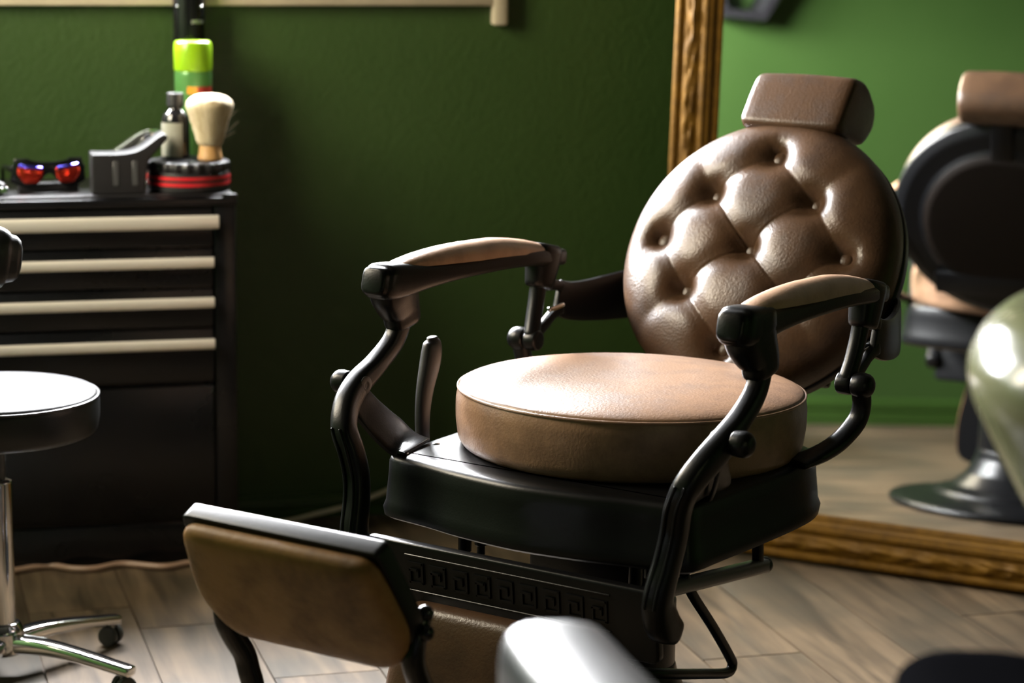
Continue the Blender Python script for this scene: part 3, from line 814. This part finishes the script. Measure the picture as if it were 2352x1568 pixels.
TOP = 0.6825
def item(name, x, y, label, cat, rz=0, z=TOP):
    e = empty(name, on_cab(x, y, z), math.atan2(WD.y, WD.x) + rz)
    return tag(e, label, cat)
# red-banded round tin
t = item('styling_tin', -0.0745, 0.084, 'round black tin with two red bands and a scalloped lid on the cabinet', 'tin')
obj('body', lathe(rprof([(0, 0), (0.072, 0), (0.0745, 0.003), (0.0745, 0.036), (0.0, 0.036)], 0.002), 64), 'black_plastic', t)
for z in (0.0155, 0.0265): obj('red_stripe', lathe([(0.074, z - 0.0032), (0.0756, z - 0.0028), (0.0756, z + 0.0028), (0.074, z + 0.0032)], 64), 'red_band', t)
lidpts = [((0.0735 + 0.0022*cos(22*a))*cos(a), (0.0735 + 0.0022*cos(22*a))*sin(a)) for a in [2*pi*k/176 for k in range(176)]]
obj('lid', prism(lidpts, [(0.036, -0.002), (0.038, 0.0), (0.050, 0.0), (0.0535, -0.003), (0.0545, -0.010), (0.0535, -0.02)]), 'black_plastic', t, angle=50)
# shaving brush standing on the tin
t = item('shaving_brush', -0.037, 0.068, 'shaving brush with flared pale bristles standing on the red-banded tin', 'brush', z=TOP + 0.0546)
obj('handle', lathe(rprof([(0, 0), (0.0215, 0), (0.023, 0.003), (0.020, 0.016), (0.0185, 0.030), (0, 0.031)], 0.002), 32), 'wood_light', t)
NB = 80
bp_ = [(0.0195, 0.027), (0.0235, 0.033), (0.0285, 0.050), (0.0345, 0.070), (0.0395, 0.086), (0.0422, 0.095), (0.0425, 0.101), (0.0385, 0.109), (0.029, 0.116), (0.015, 0.1195), (0, 0.1205)]
bv_, bf_ = lathe(catmull([(a, 0, b) for a, b in bp_], 3) and [(max(p.x, 0), p.z) for p in catmull([(a, 0, b) for a, b in bp_], 3)], NB)
bv_ = [(x*(1 + (0.018*sin(k*12.9898) if z > 0.034 else 0)), y*(1 + (0.018*sin(k*12.9898) if z > 0.034 else 0)), z) for k, (x, y, z) in enumerate(bv_)]
br_ = obj('bristles', (bv_, bf_), 'bristle', t, angle=90)
for a, b in (((0.042, 0.0, 0.082), (0.05, 0.0, 0.090)), ((0.036, 0, 0.055), (0.053, 0.0, 0.070)), ((0.03, 0.0, 0.042), (0.046, 0.0, 0.05))):
    obj('stray_bristle', tube([(a[0] - 0.02, a[1], a[2] - 0.014), a, b], 0.0004, 6, 3), 'bristle', br_)
# dark bottle with pale label
t = item('dropper_bottle', -0.093, 0.116, 'small dark bottle with a pale label standing on the tin behind the brush', 'bottle', z=TOP + 0.0546)
obj('body', lathe(rprof([(0, 0), (0.0235, 0), (0.0255, 0.003), (0.0255, 0.068), (0.022, 0.080), (0.0125, 0.089), (0.0125, 0.094), (0, 0.094)], 0.006), 40), 'bottle_dark', t)
V = [(0.0258*cos(a), 0.0258*sin(a), z) for z in (0.003, 0.065) for a in [pi*1.0 + pi*0.62*k/20 for k in range(21)]]
obj('label_wrap', (V, [(k, k + 1, 22 + k, 21 + k) for k in range(20)]), 'paper_label', t)
obj('cap', lathe(rprof([(0, 0.093), (0.0150, 0.093), (0.0155, 0.095), (0.0150, 0.118), (0, 0.1195)], 0.002), 28), 'black_plastic', t)
# green spray can
t = item('spray_can', -0.0505, 0.1960, 'green spray can with a lime green cap beside the wall', 'spray can')
obj('body', lathe(rprof([(0, 0), (0.033, 0), (0.0345, 0.004), (0.0345, 0.203), (0.032, 0.210), (0, 0.210)], 0.003), 40), 'green_can', t)
def band(r, z0, z1, a0, a1, m, par, n=16):
    V = [(r*cos(a0 + (a1 - a0)*k/n), r*sin(a0 + (a1 - a0)*k/n), z) for z in (z0, z1) for k in range(n + 1)]
    return obj('label_band', (V, [(k, k + 1, n + 2 + k, n + 1 + k) for k in range(n)]), m, par)
band(0.0347, 0.166, 0.179, pi*1.36, pi*1.54, 'orange_label', t)
band(0.0347, 0.166, 0.179, pi*1.54, pi*1.90, 'red_label', t)
obj('cap', lathe(rprof([(0.0, 0.206), (0.0355, 0.206), (0.0355, 0.246), (0.0338, 0.259), (0.0305, 0.262), (0, 0.261)], 0.004), 40), 'lime_cap', t)
# tall black can standing behind it
t = item('tall_can', -0.0495, 0.2612, 'tall black can rising behind the lime green cap', 'spray can')
obj('body', lathe(rprof([(0, 0), (0.028, 0), (0.0293, 0.003), (0.0293, 0.37), (0.025, 0.39), (0.012, 0.40), (0, 0.40)], 0.004), 48), 'black_gloss', t)
for k in range(8):
    a = pi*1.52 + 0.115*k
    band(0.0295, 0.290 + 0.001*(k % 3), 0.297, a, a + 0.07, 'print_grey', t, 3)
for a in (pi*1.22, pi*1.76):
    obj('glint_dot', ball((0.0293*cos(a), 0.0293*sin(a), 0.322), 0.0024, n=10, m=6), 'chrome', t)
# clipper stand, a black wedge
t = item('clipper_stand', -0.205, 0.055, 'black wedge-shaped clipper stand with a raised back lip', 'stand')
so = roundpoly([(-0.048, 0.0), (0.045, 0.0), (0.047, 0.030), (0.052, 0.060), (0.088, 0.100), (0.083, 0.108), (0.072, 0.1045), (0.034, 0.076), (-0.005, 0.072), (-0.048, 0.073)], [0.004, 0.004, 0.01, 0.01, 0.004, 0.004, 0.006, 0.02, 0.02, 0.004], 4)
sv, sf = prism(so, bev(-0.035, 0.030, 0.003))
st_ = obj('body', ([(v[0], v[2], v[1]) for v in sv], sf), 'black_plastic', t, angle=50)
for x in (-0.006, 0.028): obj('vent_slot', rbox(x - 0.005, x + 0.005, -0.0362, -0.034, 0.016, 0.060, 0.0008, 1), 'vinyl_grey', st_)
obj('button', ball((0.0475, -0.030, 0.021), 0.0045, n=12, m=8), 'chrome', st_)
# chrome clipper lying behind the stand
t = item('chrome_clipper', -0.150, 0.195, 'chrome hair clipper resting behind the black stand', 'hair clipper', 0.3)
obj('body', sweep([(-0.055, 0, 0.040, 0.016, 0.020), (-0.02, 0, 0.060, 0.019, 0.022), (0.01, 0, 0.080, 0.018, 0.020), (0.030, 0, 0.088, 0.015, 0.014)], (0, 1, 0), 16, 2.6, 5), 'chrome', t)
obj('blade', rbox(0.028, 0.042, -0.016, 0.016, 0.084, 0.096, 0.001, 1), 'black_plastic', t)
obj('rest', sweep([(-0.045, 0, 0.0, 0.012, 0.012), (-0.05, 0, 0.022, 0.012, 0.012), (-0.052, 0, 0.035, 0.010, 0.010)], (0, 1, 0), 10, 3, 4), 'black_plastic', t)
# small chrome weights beside the bottle
t = item('chrome_clip', -0.162, 0.125, 'small chrome sectioning clip between the stand and the bottle', 'hair clip')
obj('jaw', sweep([(-0.010, 0, 0.004, 0.005, 0.003), (0.0, 0, 0.030, 0.006, 0.004), (0.010, 0, 0.056, 0.006, 0.004)], (0, 1, 0), 10, 2.6, 4), 'chrome', t)
obj('jaw', sweep([(0.010, 0.0, 0.004, 0.005, 0.003), (0.012, 0, 0.030, 0.006, 0.004), (0.022, 0.0, 0.056, 0.006, 0.004)], (0, 1, 0), 10, 2.6, 4), 'chrome', t)
# mirrored sunglasses
t = item('sunglasses', -0.326, 0.085, 'black sunglasses with red and blue mirrored lenses on the cabinet', 'sunglasses', 0.12)
obj('frame', sweep([(-0.062, 0.0, 0.040, 0.022, 0.004), (-0.035, -0.010, 0.036, 0.026, 0.004), (-0.008, -0.013, 0.044, 0.012, 0.004), (0.008, -0.013, 0.044, 0.012, 0.004), (0.035, -0.010, 0.036, 0.026, 0.004), (0.062, 0.0, 0.040, 0.022, 0.004)], (0, 0, 1), 12, 3, 5), 'black_gloss', t)
for s in (-1, 1):
    lo = roundpoly([(s*0.010, 0.046), (s*0.054, 0.052), (s*0.058, 0.034), (s*0.044, 0.016), (s*0.020, 0.017), (s*0.010, 0.032)], 0.006, 3)
    Vl, Fl = prism(lo, [(0.0, 0.0), (0.003, -0.001), (0.005, -0.007)])
    ln_ = obj('lens', ([(v[0], -0.0145 - v[2] + 3*v[0]**2, v[1]) for v in Vl], Fl), 'lens_red', t, angle=60)
    lo2 = roundpoly([(s*0.012, 0.047), (s*0.053, 0.0525), (s*0.055, 0.046), (s*0.012, 0.041)], 0.002, 2)
    Vl, Fl = prism(lo2, [(0.0045, 0.0), (0.0062, -0.001)])
    obj('lens_sheen', ([(v[0], -0.0145 - v[2] + 3*v[0]**2, v[1]) for v in Vl], Fl), 'lens_blue', ln_, angle=60)
    obj('temple', sweep([(s*0.064, 0.0, 0.042, 0.006, 0.003), (s*0.066, 0.05, 0.040, 0.005, 0.003), (s*0.064, 0.10, 0.034, 0.004, 0.003), (s*0.060, 0.125, 0.006, 0.004, 0.003)], (0, 0, 1), 10, 2.6, 4), 'black_gloss', t)
obj('tray_foot', rbox(-0.055, 0.055, -0.006, 0.012, 0.0, 0.017, 0.004), 'black_plastic', t)
# trimmer
t = item('hair_trimmer', -0.455, 0.050, 'dark grey hair trimmer lying at the left end of the cabinet', 'hair trimmer', -0.2)
obj('body', sweep([(-0.10, 0.0, 0.042, 0.017, 0.020), (-0.05, 0.0, 0.040, 0.019, 0.021), (-0.01, 0, 0.032, 0.018, 0.018), (0.025, 0.0, 0.018, 0.015, 0.015), (0.045, 0.0, 0.012, 0.012, 0.012)], (0, 1, 0), 16, 2.6, 5), 'vinyl_black', t)
obj('blade', rbox(0.044, 0.058, -0.014, 0.014, 0.006, 0.016, 0.001, 1), 'chrome', t)
obj('rest', rbox(-0.10, -0.02, -0.015, 0.015, 0.0, 0.024, 0.003), 'black_plastic', t)
# cables
o = obj('floor_cable', tube([(-0.99, 4.10, 0.0065), (-0.90, 4.165, 0.0065), (-0.84, 4.203, 0.0065), (-0.79, 4.187, 0.0065), (-0.75, 4.19, 0.0065), (-0.705, 4.222, 0.0065), (-0.629, 4.207, 0.0065), (-0.585, 4.235, 0.0065), (-0.52, 4.25, 0.0065), (-0.455, 4.31, 0.0065), (-0.44, 4.42, 0.0065)], 0.006, 10, 8), 'cable_brown')
tag(o, 'thin brown cable snaking on the floor along the cabinet foot', 'cable')
q0, q1 = W0 + WD*0.055 + WN*0.022, W0 + WD*0.42 + WN*0.022
o = obj('wall_cable', tube([tuple(W0 + WD*-0.02 + WN*0.06 + Vector((0, 0, 0.006))), tuple(W0 + WD*0.045 + WN*0.03 + Vector((0, 0, 0.007))), tuple(W0 + WD*0.20 + WN*0.022 + Vector((0, 0, 0.046))), tuple(W0 + WD*0.42 + WN*0.02 + Vector((0, 0, 0.16)))], 0.005, 10, 6), 'cable_cream')
tag(o, 'cream cable slanting up the wall behind the barber chair', 'cable')

# ------------------------------------------------------------------ stool
ST = empty('rolling_stool', (-0.795, 3.60, 0), 0)
tag(ST, 'black padded stool on a chrome column and star base', 'stool')
su = obj('seat', lathe(rprof([(0, 0.392), (0.142, 0.392), (0.156, 0.398), (0.160, 0.420), (0.160, 0.448), (0.155, 0.459), (0.135, 0.463), (0, 0.466)], 0.008), 72), 'vinyl_black', ST, angle=60)
obj('piping', torus(0.1585, 0.0022, 0.4535, 72, 8), 'vinyl_black', su)
obj('gas_rod', lathe([(0, 0.30), (0.014, 0.30), (0.014, 0.385), (0.03, 0.387), (0.03, 0.395), (0, 0.395)], 24), 'vinyl_grey', ST)
obj('column', lathe(rprof([(0, 0.05), (0.027, 0.05), (0.027, 0.085), (0.024, 0.09), (0.024, 0.318), (0.017, 0.321), (0, 0.322)], 0.002), 32), 'chrome', ST)
obj('hub', lathe(rprof([(0, 0.042), (0.036, 0.042), (0.038, 0.050), (0.036, 0.080), (0.029, 0.092), (0, 0.092)], 0.004), 32), 'chrome', ST)
for k in range(5):
    a = rad(-22 + 72*k)
    c, s = cos(a), sin(a)
    lg = obj('leg', sweep([(c*0.025, s*0.025, 0.058, 0.018, 0.014), (c*0.08, s*0.08, 0.060, 0.017, 0.012), (c*0.14, s*0.14, 0.055, 0.016, 0.010), (c*0.195, s*0.195, 0.047, 0.015, 0.009), (c*0.232, s*0.232, 0.041, 0.014, 0.009)], (-s, c, 0), 14, 3.2, 5), 'chrome', ST)
    tw = a + 0.9 + k
    for off in (-0.009, 0.009):
        wx, wy = -sin(tw), cos(tw)
        obj('caster_wheel', xf(lathe(rprof([(0, -0.006), (0.016, -0.006), (0.017, 0), (0.016, 0.006), (0, 0.006)], 0.002), 20), basis((cos(tw), sin(tw), 0), (0, 0, 1), (wx, wy, 0), (c*0.222 + wx*off, s*0.222 + wy*off, 0.017))), 'caster_grey', lg)
    obj('caster_stem', lathe([(0, 0.018), (0.004, 0.018), (0.007, 0.03), (0.007, 0.042), (0, 0.042)], 12, c*0.222, s*0.222), 'screw_steel', lg)
obj('backrest', sweep([(-0.235, -0.125, 0.69, 0.040, 0.022), (-0.215, -0.13, 0.69, 0.050, 0.026), (-0.13, -0.155, 0.69, 0.052, 0.027), (-0.04, -0.155, 0.69, 0.052, 0.027), (0.035, -0.135, 0.688, 0.048, 0.026), (0.055, -0.128, 0.686, 0.036, 0.020)], (0, 0, 1), 20, 2.4, 6, 0.9), 'vinyl_black', ST, angle=70)
obj('back_bar', sweep([(-0.10, 0.0, 0.386, 0.012, 0.005), (-0.13, -0.10, 0.386, 0.012, 0.005), (-0.135, -0.175, 0.43, 0.012, 0.005), (-0.12, -0.185, 0.55, 0.012, 0.005), (-0.11, -0.178, 0.68, 0.012, 0.005)], (1, 0, 0), 10, 3, 6), BM, ST)

# ------------------------------------------------------------------ wash basin and reclining chair in the foreground
BS = empty('wash_basin', (0.640, 2.06, -0.012), 0)
tag(BS, 'white glazed hair-wash basin, toned olive for green bounce light, at the right edge', 'wash basin')
bw = rprof([(0.0, 0.50), (0.075, 0.50), (0.095, 0.56), (0.150, 0.670), (0.200, 0.760), (0.228, 0.815), (0.232, 0.842), (0.220, 0.872), (0.196, 0.893), (0.165, 0.899), (0.150, 0.885), (0.135, 0.80), (0.09, 0.70), (0.0, 0.68)], 0.025, 6)
Vb, Fb = lathe(bw, 72)
Vb = [(x*1.02, y*1.15, z + 0.012*cos(math.atan2(y, x))) for x, y, z in Vb]
obj('bowl', (Vb, Fb), 'ceramic_bounce_tint', BS, angle=70)
obj('pedestal', lathe(rprof([(0, 0.012), (0.13, 0.012), (0.135, 0.03), (0.085, 0.06), (0.075, 0.50), (0, 0.505)], 0.01), 40), 'vinyl_black', BS)
obj('tap', tube([(0.17, 0.10, 0.83), (0.17, 0.10, 0.93), (0.13, 0.08, 0.97), (0.08, 0.05, 0.955), (0.07, 0.045, 0.93)], 0.011, 12, 6), 'chrome', BS)

WC = empty('wash_chair', (0.21, 1.62, 0), 0)
tag(WC, 'grey leather armchair in the foreground with padded armrests', 'armchair')
def pad_arm(pts, wdt):
    return sweep([(x, y, z, w, h) for x, y, z, w, h in pts], (1, 0, 0), 24, 3.4, 6, 0.55)
wx, wy = 0.21, 1.62
obj('armrest', pad_arm([(0.040 - wx, 2.022 - wy, 0.553, 0.044, 0.043), (0.042 - wx, 2.005 - wy, 0.553, 0.051, 0.047), (0.060 - wx, 1.93 - wy, 0.553, 0.053, 0.047), (0.084 - wx, 1.84 - wy, 0.553, 0.053, 0.047), (0.118 - wx, 1.68 - wy, 0.553, 0.053, 0.047), (0.14 - wx, 1.50 - wy, 0.553, 0.053, 0.047)], 0), 'vinyl_grey', WC, angle=60)
obj('armrest', pad_arm([(0.392 - wx, 1.93 - wy, 0.560, 0.060, 0.043), (0.392 - wx, 1.915 - wy, 0.560, 0.070, 0.047), (0.392 - wx, 1.85 - wy, 0.560, 0.072, 0.047), (0.392 - wx, 1.68 - wy, 0.560, 0.072, 0.047), (0.392 - wx, 1.50 - wy, 0.560, 0.072, 0.047)], 0), 'vinyl_no_glare', WC, angle=60)
for x0, y0 in ((0.055 - wx, 1.97 - wy), (0.385 - wx, 1.87 - wy)):
    obj('arm_panel', rbox(x0 - 0.03, x0 + 0.03, y0 - 0.42, y0, 0.10, 0.52, 0.012, 3), 'vinyl_black', WC)
obj('seat', rbox(-0.115, 0.135, -0.16, 0.30, 0.30, 0.43, 0.03, 4), 'vinyl_black', WC)
obj('backrest', rbox(-0.155, 0.205, -0.30, -0.17, 0.10, 0.66, 0.04, 4), 'vinyl_black', WC)
obj('base', rbox(-0.13, 0.15, -0.20, 0.26, 0.0, 0.30, 0.012, 2), 'vinyl_black', WC)

# ------------------------------------------------------------------ hexagonal frame on the side wall, seen in the mirror
hx = empty('hexagon_shelf', (0, 0, 0))
tag(hx, 'dark hexagonal wall frame reflected at the top of the mirror', 'wall frame')
HC = PA + LWD*1.31 + LWN*0.0455 + Vector((0, 0, 1.222))
hx.matrix_world = basis(-LWD, (0, 0, 1), LWN, HC)
Ro, Ri = 0.125, 0.098
hv, hf = [], []
for k in range(6):
    a = pi/3*k
    for R_, z in ((Ro, -0.045), (Ro, 0.045), (Ri, 0.045), (Ri, -0.045)):
        hv.append((R_*cos(a), R_*sin(a), z))
for k in range(6):
    for j in range(4):
        hf.append((k*4 + j, ((k + 1) % 6)*4 + j, ((k + 1) % 6)*4 + (j + 1) % 4, k*4 + (j + 1) % 4))
obj('ring', (hv, hf), 'black_plastic', hx, smooth=False)
